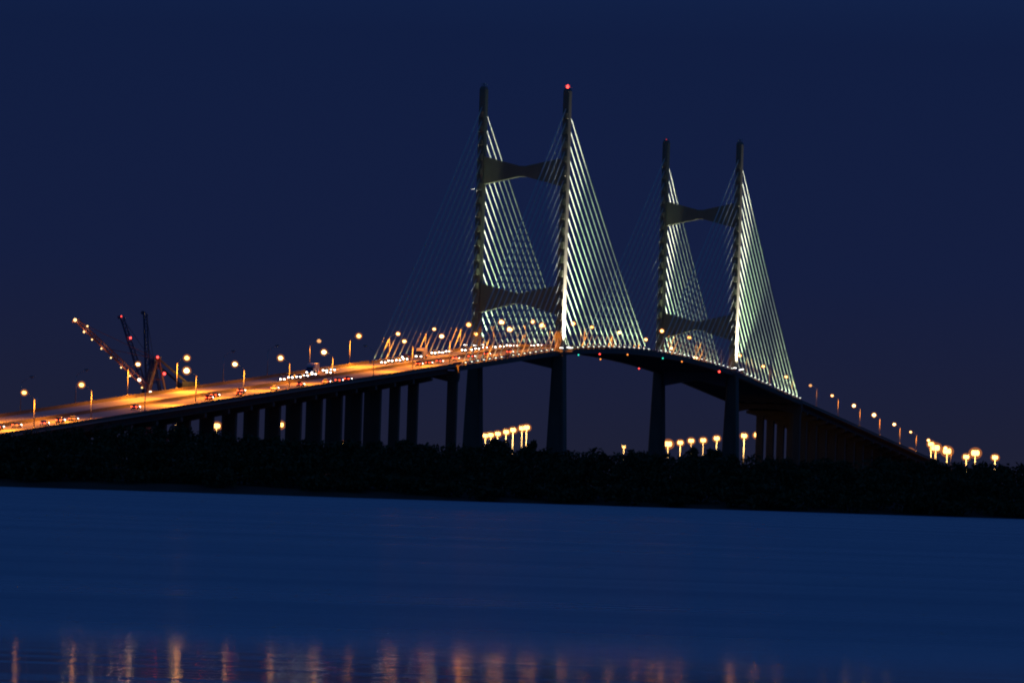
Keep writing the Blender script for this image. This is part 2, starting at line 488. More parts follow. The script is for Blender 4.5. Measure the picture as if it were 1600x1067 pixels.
for T in (T1, T2):
    for d in (-1, 1):
        main = (T == T1) == (d > 0)
        reach = 185.6 if main else 181.5
        for sg in (-1, 1):
            for i in range(NC):
                zt = CZ0 - CDZ * i
                L_ = reach * (1 - i / NC)
                sb = T + d * L_
                top = Vector((sg * H, T + d * (leg_l(zt) - 0.3), zt))
                bot = Vector((sg * H, sb, zdeck(sb) + 0.05))
                # catenary sag is a few decimetres on the longest stays
                pts = []
                for k in range(9):
                    u = k / 8
                    p = top.lerp(bot, u)
                    p.z -= 4 * u * (1 - u) * 0.010 * (L_ / 185.0) * L_
                    pts.append(p)
                MB().tube(pts, CABLE_R, 7).build('cable', MAT['cable'], bridge, smooth=True)
                # steel anchor tube at the deck
                dirv = (pts[-2] - bot).normalized()
                MB().tube([bot - dirv * 0.3, bot + dirv * 1.6], 0.24, 8).build('anchor_tube', MAT['steel'], bridge)
                if (i + (0 if sg > 0 else 1)) % 9 == 7 and not main: continue     # a few lamps are missing
                fy = sb - d * 1.5
                fx = sg * H + 1.06
                fo = place('floodlight', fl_mesh, bridge, (fx, fy, zdeck(fy) + (0.13 if sg > 0 else 0.02)), (0, 0, 0 if d < 0 else math.pi))
                place('lens', fl_lens, fo)
                e = (5500 + 4500 * rng.random()) * (1.0 if L_ > 30 else 0.6) * (1.0 if d > 0 else 0.05)
                light('SPOT', (fx, fy, zdeck(fy) + 1.05), e, FLOODC, bridge, 0.25, (-0.10, -d * 0.62, 1), 96, 0.35)
                if sg > 0: place('floodlight_bracket', fbr_mesh, bridge, (fx, fy, zdeck(fy) + 0.13))

# big tower floodlights on brackets outside the legs and at the foot of each fan
bf_mesh = MB().box(-0.5, 0.5, -0.9, 0.9, -0.25, 0.0).loft([[(-0.4, -0.7, 0.05), (0.4, -0.7, 0.05), (0.4, 0.7, 0.05), (-0.4, 0.7, 0.05)], [(-0.6, -0.95, 0.8), (0.6, -0.95, 0.8), (0.6, 0.95, 0.8), (-0.6, 0.95, 0.8)]]).box(-0.1, 0.1, -0.5, 0.5, -0.02, 0.07)
bf_mesh = bf_mesh.mesh('tower_floodlight', MAT['fixture'])
bf_lens = MB().loft([[(-0.55, -0.9, 0.803), (0.55, -0.9, 0.803), (0.55, 0.9, 0.803), (-0.55, 0.9, 0.803)], [(-0.45, -0.8, 0.92), (0.45, -0.8, 0.92), (0.45, 0.8, 0.92), (-0.45, 0.8, 0.92)]]).mesh('lens', EM['flood_big'])
br_mesh = MB().box(-1.2, 1.2, -1.1, 1.1, -0.55, -0.3).tube([(-1.0, 0, -1.5), (0.9, 0, -0.5)], 0.12, 6).mesh('lamp_bracket', MAT['steel'])
for T in (T1, T2):
    for sg in (-1, 1):
        x = sg * 19.6
        fo = place('tower_floodlight', bf_mesh, bridge, (x, T, ZT + 0.3))
        place('lens', bf_lens, fo)
        place('lamp_bracket', br_mesh, bridge, (sg * 18.6, T, ZT + 0.3), (0, 0, 0 if sg > 0 else math.pi), (1.65, 1, 1))
        light('SPOT', (x, T, ZT + 1.5), 1300000, (1.0, 0.95, 0.80), bridge, 0.4, (-sg * 0.16, 0, 1), 74, 0.85)
        for d in (-1, 1):
            fx = sg * H + (2.0 if sg > 0 else 1.06)
            fo = place('tower_floodlight', bf_mesh, bridge, (fx, T + d * 7.2, zdeck(T + d * 7.2) + 0.38), (0, 0, 0))
            if sg > 0: place('lamp_bracket', br_mesh, bridge, (17.2, T + d * 7.2, zdeck(T + d * 7.2) + 0.42))
            place('lens', bf_lens, fo)
            away = (T == T1 and d > 0) or (T == T2 and d > 0)
            pos = (fx, T + d * 7.2, ZT + 2.0)
            if away:        # three heads per fixture: steep, middle and flat along the fan
                for e_, aim, ang_ in ((190000, (0, d * 0.35, 1), 46), (220000, (0, d * 0.95, 1), 50), (270000, (0, d * 1, 0.74), 34)):
                    light('SPOT', pos, e_, FANC, bridge, 0.5, aim, ang_, 0.85)
            else:
                light('SPOT', pos, 130000, FANC, bridge, 0.5, (0, -d * 0.06, 1), 15, 0.8)

# navigation lanterns hung from the deck edges
for x_, s_, c_ in ((H + 0.85, 34, 'green'), (H + 0.85, 78, 'red'), (H + 0.85, 138, 'amber'), (H + 0.85, 218, 'green'), (H + 0.85, 263, 'amber'), (H + 0.85, 356, 'red'), (-H - 0.85, 262, 'amber'), (-H - 0.85, 352, 'red')):
    z_ = zdeck(s_) - 1.7
    o = MB().tube([(0, 0, 0.9), (0, 0, 0.1)], 0.06, 6).tube([(0, 0, 0.1), (0, 0, -0.02)], 0.3, 8).build('navigation_light', MAT['fixture'], bridge, (x_, s_, z_))
    r_ = 0.42 if s_ == 356 else 0.27
    MB().ball((0, 0, -0.02 - r_), r_).build('lens', EM[c_], o, smooth=True)

def pier_at(parent, s_, half, colw, col_l, cap_half, cap_d, haunch=0.0, top_off=2.75):
    p = empty('pier', (0, s_, 0), 0, parent)
    zt = zdeck(s_) - top_off
    zb = zt - cap_d
    hw, hl = colw / 2, col_l / 2
    for sg in (-1, 1):
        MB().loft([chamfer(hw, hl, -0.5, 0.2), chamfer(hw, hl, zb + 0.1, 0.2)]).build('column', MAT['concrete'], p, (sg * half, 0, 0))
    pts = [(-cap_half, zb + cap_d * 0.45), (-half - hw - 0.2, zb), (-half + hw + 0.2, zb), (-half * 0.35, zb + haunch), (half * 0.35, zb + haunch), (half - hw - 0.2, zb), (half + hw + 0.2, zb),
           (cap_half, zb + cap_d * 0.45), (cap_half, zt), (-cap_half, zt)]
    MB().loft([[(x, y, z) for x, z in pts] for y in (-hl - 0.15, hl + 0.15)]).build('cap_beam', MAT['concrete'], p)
    return p
for s_ in (SA + 1.2, SB - 1.2):
    pier_at(bridge, s_, 14.2, 3.4, 2.4, 16.4, 3.6, 1.6, 1.8)

# ------------------------------------------------------------------ approach viaducts
def viaduct(s0, s1, label, piers):
    v = empty('approach_viaduct', (0, 0, 0))
    tag(v, label, 'viaduct', 'approach viaducts of the bridge')
    strip(s0, s1, 15.0, rect(-15.3, 15.3, -0.32, 0.0)).build('roadway', MAT['road'], v)
    for x in (-12.4, -6.2, 0, 6.2, 12.4):
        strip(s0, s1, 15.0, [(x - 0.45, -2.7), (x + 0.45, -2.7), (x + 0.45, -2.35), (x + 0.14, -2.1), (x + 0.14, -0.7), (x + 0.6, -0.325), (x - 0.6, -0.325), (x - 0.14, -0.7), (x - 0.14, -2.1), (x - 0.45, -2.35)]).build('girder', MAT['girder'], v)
    for sg in (-1, 1):
        strip(s0, s1, 15.0, barrier(sg * 15.08, sg)).build('parapet', MAT['concrete'], v)
    strip(s0, s1, 15.0, barrier(0.0, 1)).build('median_barrier', MAT['concrete'], v)
    markings(s0, s1, 'lane_marking', v)
    for s_ in piers: pier_at(v, s_, 7.5, 3.4, 2.6, 13.8, 2.3, 0.5)
    return v
near_p = [-222.5 - 30 * k for k in range(22)]
far_p = [618.74 + 30 * k for k in range(20)]
viaduct(S_NEAR, SA - 0.06, 'near approach viaduct with orange lamplit roadway climbing from the left edge', [s for s in near_p if zdeck(s) > 8])
viaduct(SB + 0.06, S_FAR, 'dark far approach viaduct descending to the right beyond the second tower', [s for s in far_p if zdeck(s) > 8])

# ------------------------------------------------------------------ street lamps
def lamp_parts():
    pole = MB().tube([(0, 0, 0), (0, 0, 0.25)], 0.26, 8).tube([(0, 0, 0.2), (0, 0, 4), (0, 0, 7.9)], [0.15, 0.125, 0.10], 8).mesh('pole', MAT['steel'], True)
    arm = MB().tube([(0, 0, 7.8), (-0.35, 0, 8.25), (-1.4, 0, 8.95), (-2.5, 0, 9.55)], [0.09, 0.085, 0.075, 0.07], 7).mesh('arm', MAT['steel'], True)
    secs = []
    for x_, w_, hh in ((-2.3, 0.12, 0.08), (-2.55, 0.26, 0.16), (-2.95, 0.38, 0.24), (-3.4, 0.36, 0.2), (-3.75, 0.15, 0.08)):
        secs.append([(x_, w_ * math.cos(a), 9.78 + hh * math.sin(a)) for a in [k * math.pi / 4 for k in range(8)]])
    head = MB().loft(secs).mesh('luminaire', MAT['fixture'], True)
    def lens(m, k): return MB().ball((-3.0, 0, 9.62 - 0.25 * k), (0.95 * k, 0.92 * k, 0.82 * k), 14, 8).mesh('lens', m, True)
    return pole, arm, head, lens(EM['sodium'], 1.0), lens(EM['sodium_dim'], 0.75), lens(EM['lens_off'], 0.4)
LP = lamp_parts()
LENSES = []
amber = bpy.data.materials.new('amber_glow_shell')     # emissive see-through shell added round the lens to imitate lamp glare
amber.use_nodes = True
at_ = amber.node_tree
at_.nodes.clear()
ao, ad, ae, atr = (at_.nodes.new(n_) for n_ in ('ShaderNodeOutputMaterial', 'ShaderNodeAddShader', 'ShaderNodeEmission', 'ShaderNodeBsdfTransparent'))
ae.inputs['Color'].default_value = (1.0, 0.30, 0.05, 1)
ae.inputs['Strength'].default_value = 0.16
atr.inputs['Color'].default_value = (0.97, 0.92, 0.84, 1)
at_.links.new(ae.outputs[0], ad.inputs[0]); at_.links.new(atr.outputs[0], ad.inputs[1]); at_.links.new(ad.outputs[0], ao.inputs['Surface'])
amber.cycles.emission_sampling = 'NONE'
HALO = MB().ball((-3.0, 0, 9.40), (1.0, 1.0, 0.95), 18, 12).mesh('glow_shell', amber, True)  # added glow ball, wider than the lens, standing in for its halo
for nm_, col_, st_ in (('a', (1.0, 0.48, 0.15), 9.0), ('b', (1.0, 0.56, 0.22), 11.0), ('c', (1.0, 0.42, 0.10), 8.0)):
    m_ = LP[3].copy()
    m_.materials[0] = emat('sodium_lens_' + nm_, col_, st_)
    LENSES.append(m_)
def street_lamp(s_, side, state, label, energy):
    on_main = SA < s_ < SB
    x = side * (14.6 if on_main else 15.08)
    z = zdeck(s_) + (0.0 if on_main else 0.90)
    o = empty('street_lamp', (x, s_, z), 0 if side > 0 else math.pi)
    tag(o, label, 'street lamp', 'street lamps along the bridge')
    place('pole', LP[0], o); place('arm', LP[1], o)
    hd = place('luminaire', LP[2], o)
    ln = place('lens', LP[3 if state == 1 else 4 if state == 0.5 else 5], hd)
    if state == 1:
        q = rng.choice((0.52, 0.60, 0.68, 0.74, 0.84))
        ln.scale = (q, q, q)
        ln.location = (-3.0 * (1 - q), 0, 9.5 * (1 - q))
        ln.data = LENSES[rng.randrange(3)]
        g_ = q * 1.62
        gl = place('glow_shell', HALO, hd, (-3.0 * (1 - g_), 0, 9.40 * (1 - g_)), None, (g_, g_, g_))
    if state > 0:
        light('SPOT', (-3.0, 0, 8.05), energy * (1 if state == 1 else 0.12) * (0.33 if on_main else 1.0), SODIUM, o, 0.35, (0, 0, -1), 179.6, 0.10 if on_main else 0.42)
ELAMP = 56000
nearside = [(-200 + 61.9 * k) for k in range(-10, 7)] + [242, 308, 372, 437.7, 502, 567, 636, 703, 773, 840, 910, 969, 1035, 1100]
farside = [(-657 + 62.2 * k) for k in range(-1, 20)]
UN_N = {-7, -2, 5, 6}
for n, s_ in enumerate(nearside):
    k = n - 10
    st = 0 if (k in UN_N or s_ == 372) else 0.5 if s_ == 636 else 1
    w = 'unlit' if st == 0 else 'dimly lit' if st == 0.5 else 'lit'
    where = 'climbing viaduct' if s_ < SA else 'stayed span' if s_ < SB else 'far descending viaduct'
    street_lamp(s_, 1, st, f'{w} near-side street lamp on the {where}, {nth(n + 1)} from the left', ELAMP * rng.uniform(0.85, 1.15))
for n, s_ in enumerate(farside):
    k = n - 1
    st = 0 if k in (0, 1, 4, 5) else 0.5 if k == 6 else 1
    w = 'unlit' if st == 0 else 'dimly lit' if st == 0.5 else 'lit'
    where = 'climbing viaduct' if s_ < SA else 'stayed span'
    street_lamp(s_, -1, st, f'{w} far-side street lamp on the {where}, {nth(n + 1)} from the left', ELAMP * rng.uniform(0.85, 1.15))

# ------------------------------------------------------------------ vehicles (at rest on the lanes)
wheel_mesh = MB().tube([(-0.11, 0, 0), (0.11, 0, 0)], 0.33, 12).mesh('wheel', MAT['tyre'])
hl_mesh = MB().loft([[(0.28 * math.cos(a), y, 0.20 * math.sin(a)) for a in [k * math.pi / 4 for k in range(8)]] for y in (0.0, 0.07)]).mesh('headlight', EM['head'])
tl_mesh = MB().box(-0.22, 0.22, -0.05, 0.0, -0.14, 0.14).mesh('tail_light', EM['tail'])
mk_mesh = MB().box(-0.12, 0.12, -0.05, 0.0, -0.06, 0.06).mesh('marker_light', EM['amber'])
def car_meshes(pi, suv):
    up = 0.18 if suv else 0.0
    st = [(-2.25, 0.72, 0.45, 0.72), (-2.1, 0.86, 0.30, 0.90 + up), (-1.2, 0.90, 0.26, 0.96 + up), (0.6, 0.90, 0.26, 0.94 + up), (1.5, 0.88, 0.27, 0.86 + up), (2.1, 0.80, 0.32, 0.72 + up), (2.3, 0.62, 0.42, 0.62 + up * .5)]
    body = MB().loft([[(-w * .92, y, z0), (w * .92, y, z0), (w, y, z0 + 0.2), (w, y, z1 - 0.14), (w * .9, y, z1), (-w * .9, y, z1), (-w, y, z1 - 0.14), (-w, y, z0 + 0.2)] for y, w, z0, z1 in st]).mesh('body', PAINTS[pi], True)
    zr = 1.48 + up * 1.4
    rear = -2.0 if suv else -1.75
    def ring(z, a, b_, w): return [(-w, a, z), (w, a, z), (w, b_, z), (-w, b_, z)]
    cab = MB().loft([ring(0.90 + up, rear, 1.05, 0.80), ring(zr - 0.06, rear + (0.25 if suv else 0.7), 0.25, 0.62)]).mesh('windows', MAT['glass'])
    roof = MB().loft([ring(zr - 0.06, rear + (0.22 if suv else 0.66), 0.29, 0.64), ring(zr, rear + (0.35 if suv else 0.8), 0.12, 0.56)]).mesh('roof', PAINTS[pi])
    return body, cab, roof, up
cache = {}
def car(s_, x, away, pi, suv, label):
    if (pi, suv) not in cache: cache[(pi, suv)] = car_meshes(pi, suv)
    body, cab, roof, up = cache[(pi, suv)]
    slope = math.atan((zdeck(s_ + 1) - zdeck(s_ - 1)) / 2)
    o = empty('car', (x, s_, zdeck(s_) + 0.012))
    o.rotation_euler = (slope, 0, 0) if away else (-slope, 0, math.pi)
    tag(o, label, 'car', 'cars driving away up the bridge' if away else 'cars coming down the bridge')
    place('body', body, o); place('windows', cab, o); place('roof', roof, o)
    for wx in (-0.8, 0.8):
        for wy in (-1.35, 1.4): place('wheel', wheel_mesh, o, (wx, wy, 0.33))
    for wx in (-0.6, 0.6):
        place('headlight', hl_mesh, o, (wx, 2.2, 0.66 + up))
        place('tail_light', tl_mesh, o, (wx, -2.16, 0.74 + up))
    return o
trk = {}
def truck(s_, x, away, pi, label):
    if pi not in trk:
        cabm = MB().loft([[(-1.2, y, z0), (1.2, y, z0), (1.2, y, z1), (-1.2, y, z1)] for y, z0, z1 in ((2.6, 0.6, 2.75), (3.9, 0.6, 2.7), (4.5, 0.62, 1.75), (4.6, 0.66, 1.6))]).mesh('cab', PAINTS[pi])
        boxm = MB().box(-1.25, 1.25, -4.6, 2.4, 1.0, 3.75).box(-0.5, 0.5, -4.4, 3.0, 0.65, 0.98).mesh('cargo_box', PAINTS[0])
        winm = MB().loft([[(-1.0, 3.98, 2.62), (1.0, 3.98, 2.62), (1.0, 4.5, 1.82), (-1.0, 4.5, 1.82)], [(-1.0, 4.0, 2.66), (1.0, 4.0, 2.66), (1.0, 4.54, 1.84), (-1.0, 4.54, 1.84)]]).mesh('windscreen', MAT['glass'])
        trk[pi] = (cabm, boxm, winm)
    slope = math.atan((zdeck(s_ + 1) - zdeck(s_ - 1)) / 2)
    o = empty('box_truck', (x, s_, zdeck(s_) + 0.012))
    o.rotation_euler = (slope, 0, 0) if away else (-slope, 0, math.pi)
    tag(o, label, 'truck', 'trucks on the bridge')
    for nme, m_ in zip(('cab', 'cargo_box', 'windscreen'), trk[pi]): place(nme, m_, o)
    for wx in (-1.05, 1.05):
        for wy in (-3.2, 3.6): place('wheel', wheel_mesh, o, (wx, wy, 0.48), None, (1.6, 1.45, 1.45))
        place('headlight', hl_mesh, o, (wx * 0.82, 4.56, 0.95))
        place('tail_light', tl_mesh, o, (wx * 0.95, -4.62, 1.05))
    for k in range(5): place('marker_light', mk_mesh, o, (-0.9 + 0.45 * k, -4.62, 3.6))
    return o

oncoming = [(-366, -5.0), (-354, -5.1), (-343, -4.9), (-331, -5.2), (-320, -5.0), (-308, -8.6), (-297, -5.1), (-286, -8.8), (-274, -8.8),
            (-193, -8.9), (-181, -9.0), (-169, -8.8), (-156, -9.0), (-143, -12.2), (-131, -9.0), (-118, -12.2),
            (-92, -12.2), (-80, -12.0), (-67, -12.1), (-54, -8.9), (-42, -9.0),
            (-29, -8.9), (-14, -9.0), (2, -8.9), (17, -8.8), (31, -9.0), (45, -9.0), (58, -5.2), (72, -5.1)]
plat = lambda s_: 'viaduct group' if s_ < -250 else 'group left of the tower' if s_ < -100 else 'group at the tower foot' if s_ < -35 else 'group passing the tower'
cnt = {}
for n, (s_, x) in enumerate(oncoming):
    g = plat(s_)
    cnt[g] = cnt.get(g, 0) + 1
    if n in (5, 14):
        truck(s_, x, False, 4, f'oncoming box truck with lit headlights, {nth(cnt[g])} in the {g}')
    else:
        pi = (n * 5 + n // 3) % 6
        car(s_, x, False, pi, n % 3 == 1, f'oncoming {PNAMES[pi]} car with lit headlights, {nth(cnt[g])} in the {g}')
leaving = [(-756, 5.2), (-738, 5.3), (-722, 8.8), (-705, 8.9), (-690, 8.8), (-604, 5.2), (-528, 8.8), (-505, 5.3), (-488, 8.9), (-470, 5.2), (-440, 8.8), (-404, 8.9), (-381, 12.2), (-362, 12.1), (-349, 12.2),
           (-203, 5.2), (-186, 5.1), (-168, 5.2), (-140, 5.2), (-112, 5.2), (-84, 5.2), (-60, 8.8)]
for n, (s_, x) in enumerate(leaving):
    if n in ():
        truck(s_, x, True, 3, f'box truck with red tail lights, {nth(n + 1)} departing vehicle from the left')
    else:
        pi = (n * 5 + 2 + n // 4) % 6
        car(s_, x, True, pi, n % 3 == 0, f'{PNAMES[pi]} car with red tail lights, {nth(n + 1)} departing vehicle from the left')

sg_ = empty('road_sign', (-15.1, -640, zdeck(-640) + 0.9))
tag(sg_, 'small road sign on the far parapet of the climbing viaduct near the left edge', 'sign')
MB().tube([(0, 0, 0), (0, 0, 3.0)], 0.06, 6).build('post', MAT['steel'], sg_)
MB().box(-0.6, 0.6, -0.09, -0.062, 1.6, 3.1).build('panel', MAT['sign'], sg_)

# ------------------------------------------------------------------ port: high-mast lights, shed, cranes
def mast_meshes(hgt_):
    pole = MB().tube([(0, 0, 0), (0, 0, hgt_ * .5), (0, 0, hgt_)], [0.42, 0.33, 0.22], 10).mesh('pole', MAT['steel'], True)
    ring = MB()
    for k in range(8):
        a = k * math.pi / 4
        ring.tube([(0.2 * math.cos(a), 0.2 * math.sin(a), hgt_ - 0.3), (1.1 * math.cos(a), 1.1 * math.sin(a), hgt_ - 0.3)], 0.05, 5)
        ring.ball((1.25 * math.cos(a), 1.25 * math.sin(a), hgt_ - 0.2), (0.42, 0.42, 0.26), 8, 4)
    ring = ring.mesh('lamp_ring', MAT['fixture'], True)
    lens = MB()
    for k in range(8):
        a = k * math.pi / 4
        lens.ball((0.95 * math.cos(a), 0.95 * math.sin(a), hgt_ - 1.25), (0.52, 0.52, 0.95), 8, 6)
    return pole, ring, lens.mesh('lens', EM['mast'], True)
MAST_HALO = MB().ball((0, 0, 0), (2.5, 2.5, 2.1), 20, 12).mesh('glow_shell', amber, True)  # added glow shell around the mast head, imitates the glare of its lamps
def mast(x, y, z, label, grp, scale=1.0, e=55000):
    p, r, l = mast_meshes(z - 2.0)
    o = empty('high_mast_light', (x, y, 2.0))
    tag(o, label, 'mast light', grp)
    place('pole', p, o)
    ro = place('lamp_ring', r, o, scale=None)
    ln = place('lens', l, ro)
    ln.scale = (scale,) * 3
    ln.location = (0, 0, (z - 3.25) * (1 - scale))
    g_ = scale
    place('glow_shell', MAST_HALO, ro, (0, 0, z - 3.35), None, (g_, g_, g_))
    light('POINT', (0, -1.8 - 1.2 * max(0, scale - 1), z - 2.0 - 3.2), e, (1.0, 0.56, 0.16), o, 0.5)
g1 = [(-281.9, 1376.5, 24.9), (-268.5, 1323.1, 25.1), (-254.2, 1269.8, 25.6), (-239.3, 1216.7, 26.4), (-225.3, 1163.3, 27.2), (-210.3, 1110.2, 28.0), (-197.7, 1056.6, 28.1)]
for n, (x, y, z) in enumerate(g1):
    mast(x, y, z, f'orange high-mast light seen between the near tower legs, {nth(n + 1)} from the left', 'high-mast lights between the near tower legs')
g2 = [(-190.9, 1445.1, 23.8), (-175.8, 1397.1, 24.5), (-161.6, 1348.9, 25.5), (-146.9, 1300.8, 25.7), (-131.6, 1252.8, 26.7), (-109.3, 1206.1, 28.2), (-94.8, 1158.0, 28.5)]
for n, (x, y, z) in enumerate(g2):
    mast(x, y, z, f'orange high-mast light by the far tower, {nth(n + 1)} from the left', 'high-mast lights by the far tower', e=260000 if n == 0 else 55000, scale=1.45 if n == 0 else 1.0)
g3 = [(-51.7, 1370.1, 25.5), (-44.1, 1371.7, 22.6), (-32.5, 1373.8, 27.9), (-30.0, 1374.3, 25.9), (-23.8, 1375.6, 24.3), (-13.4, 1377.6, 21.5), (-8.6, 1378.5, 23.8), (2.1, 1380.6, 21.7)]
for n, (x, y, z) in enumerate(g3):
    mast(x, y, z, f'orange high-mast light at the foot of the far viaduct, {nth(n + 1)} from the left', 'high-mast lights at the right end', e=15000 if n == 0 else 100000, scale=0.6 if n == 0 else 1.5 if n in (1, 3, 4, 6) else 1.05)
mast(-197.7, 1342.0, 20.8, 'lone small lamp mast low between the two towers', 'single masts', e=20000, scale=0.5)
g4 = [(-234.2, 520.0, 21.2, 60000), (-206.8, 525.2, 22.6, 20000), (-179.9, 530.5, 14.7, 20000)]
for (x, y, z, e), lb in zip(g4, ('orange lamp mast seen through the leftmost gap between viaduct columns', 'small lamp mast seen through the fourth gap between viaduct columns', 'low lamp mast seen through the narrowest gap between viaduct columns')):
    mast(x, y, z, lb, 'single masts', e=e)

shed = empty('warehouse', (-190, 700, 2.0), math.atan2(Rv.y, Rv.x))
tag(shed, 'long low warehouse seen between the viaduct columns', 'warehouse')
MB().box(-26, 34, -9, 9, 0, 8.0).build('wall', MAT['shed'], shed)
MB().loft([[(x, -9.6, 8.003), (x, 9.6, 8.003), (x, 0, 10.4)] for x in (-26.5, 34.5)]).build('roof', MAT['girder'], shed)
for k in range(7): MB().box(-3, 3, -9.12, -9.0, 0, 5).build('door', MAT['fixture'], shed, (-21 + k * 8.4, 0, 0))

def crane(name, base, rz, boom_len, ang, mat, label, tiplights, warm):
    o = empty(name, base, rz)
    tag(o, label, 'crane', 'port cranes behind the viaduct')
    hz = 30.0
    for x in (0, 13):
        for y in (-7, 7):
            MB().loft([[(x - .7, y - .6, 0), (x + .7, y - .6, 0), (x + .7, y + .6, 0), (x - .7, y + .6, 0)], [(x - .6, y * .55 - .5, hz), (x + .6, y * .55 - .5, hz), (x + .6, y * .55 + .5, hz), (x - .6, y * .55 + .5, hz)]]).build('leg', mat, o)
    for z, w in ((1.2, 1.0), (12.0, .5), (hz - .5, .7)):
        f = 1 - .45 * z / hz
        for x in (0, 13): MB().box(x - .5, x + .5, -7 * f, 7 * f, z - w / 2, z + w / 2).build('portal_beam', mat, o)
        if z > 5:
            for y in (-7 * f, 7 * f): MB().box(.5, 12.5, y - .4, y + .4, z - w / 2 + .02, z + w / 2 - .02).build('portal_beam', mat, o)
    for y in (-1, 1):
        MB().tube([(0, y * 6.2, 12), (13, y * 4.2, hz - 1)], 0.3, 6).build('brace', mat, o)
    gd = MB()
    for y in (-2.2, 2.2): gd.box(-1.0, 24, y - .5, y + .5, hz + .3, hz + 2.0)
    for k in range(6): gd.box(-.6 + k * 4.8, k * 4.8, -1.7, 1.7, hz + 1.2, hz + 1.8)
    gd.build('girder', mat, o)
    MB().box(13.5, 20.5, -3.4, 3.4, hz + 2.1, hz + 6.0).build('machinery_house', MAT['girder'], o)
    ap = MB()
    apx = (3.0, 0, hz + 15.0)
    for y in (-1, 1):
        ap.tube([(0, y * 3.4, hz + 2), (apx[0] - .3, y * 1.2, apx[2])], 0.55, 6)
        ap.tube([(6.5, y * 3.4, hz + 2), (apx[0] + .3, y * 1.2, apx[2])], 0.42, 6)
        for q in (.35, .7): ap.tube([(3.0 * q, y * (3.4 - 2.2 * q), hz + 2 + 13 * q), (6.5 - 3.2 * q, y * (3.4 - 2.2 * q), hz + 2 + 13 * q)], 0.22, 6)
    ap.box(1.8, 4.2, -2.0, 2.0, apx[2] - .2, apx[2] + .9)
    ap.build('apex_frame', mat, o)
    MB().tube([(3.4, -1.2, apx[2]), (20.0, -2.2, hz + 2)], 0.5, 6).tube([(3.4, 1.2, apx[2]), (20.0, 2.2, hz + 2)], 0.4, 6).build('backstay', MAT['concrete'], o)
    c, s_ = -math.cos(ang), math.sin(ang)
    nx, nz = math.sin(ang), math.cos(ang)        # normal above the boom
    P = lambda u, y, h_: (c * u + nx * h_, y, hz + 1.2 + s_ * u + nz * h_)
    bm_ = MB()
    for y in (-1.9, 1.9):
        bm_.tube([P(0, y, 0), P(boom_len, y, 0)], 0.42, 6)
        bm_.tube([P(2, y * .8, 1.9), P(boom_len * .97, y * .8, 1.2)], 0.26, 6)
    N = int(boom_len / 3.0)
    for k in range(N):
        u0, u1 = boom_len * k / N, boom_len * (k + 1) / N
        for y in (-1.9, 1.9):
            bm_.tube([P(u0, y, 0), P((u0 + u1) / 2, y * .8, 1.6)], 0.14, 5)
            bm_.tube([P((u0 + u1) / 2, y * .8, 1.6), P(u1, y, 0)], 0.14, 5)
        bm_.tube([P(u0, -1.9, 0), P(u0, 1.9, 0)], 0.16, 5)
    bo = bm_.build('boom', mat, o)
    MB().tube([P(boom_len - .6, -2.2, -.5), P(boom_len - .6, 2.2, -.5)], 0.8, 8).build('boom_tip', mat, bo)
    MB().tube([apx, P(boom_len * .55, 1.0, 1.6)], 0.12, 5).tube([apx, P(boom_len * .9, -1.0, 1.3)], 0.12, 5).build('forestay', mat, o)
    for u, h_, r_, m_, e in tiplights:
        lo = MB().box(-.25, .25, -.25, .25, .2, .5).build('floodlight', MAT['fixture'], o, P(boom_len * u, -2.4, h_))
        MB().ball((0, -.1, 0), r_ * 0.78, 8, 5).build('lens', EM[m_], lo, smooth=True)
        if e: light('POINT', (P(boom_len * u, -3.4, h_)), e * 0.4, (1.0, 0.6, 0.3), o, 0.3)
    if warm: light('POINT', (14.0, -9.0, hz + 9.0), 2600, (1.0, 0.5, 0.12), o, 0.3)  # added orange point light with no fixture, brightens the backstay
    for x, z, m_, r_ in warm:
        lo = MB().box(-.25, .25, -.05, .45, -.2, .2).build('floodlight', MAT['fixture'], o, (x, -3.2, z))
        MB().ball((0, -.3, 0), r_, 8, 5).build('lens', EM[m_], lo, smooth=True)
    return o
RZ = math.atan2(Rv.y, Rv.x)
crane('ship_to_shore_crane', (-216.2, 319.4, 0.8), RZ, 43.5, math.radians(42.0), MAT['crane_red'], 'port crane with its long reddish boom half raised and strung with lamps',
      [(0.985, .2, .85, 'crane', 900), (.86, 1.9, .45, 'crane', 0), (.845, -.8, .5, 'crane', 600), (.74, -.8, .40, 'crane', 0), (.615, -.8, .40, 'crane', 600), (.49, -.8, .40, 'crane', 0), (.355, -.8, .36, 'crane', 600), (.24, -.8, .4, 'crane', 600), (.15, 0.8, .9, 'crane_white', 1200), (.08, -.8, .4, 'crane', 0)],
      [(0.5, 31.0, 'crane_white', .65), (3.0, 45.7, 'red', .5), (6.0, 39.0, 'red', .6)])
crane('ship_to_shore_crane', (-235.2, 387.5, 0.8), RZ, 34.5, math.radians(71.0), MAT['crane_blue'], 'dark port crane with its boom steeply raised and a red lamp halfway',
      [(.985, .5, .34, 'red', 0), (.70, 1.5, .6, 'red', 0)], [])
crane('ship_to_shore_crane', (-248.4, 445.4, 0.8), RZ, 36.0, math.radians(86.5), MAT['crane_blue'], 'dark port crane with its boom raised almost upright', [], [])

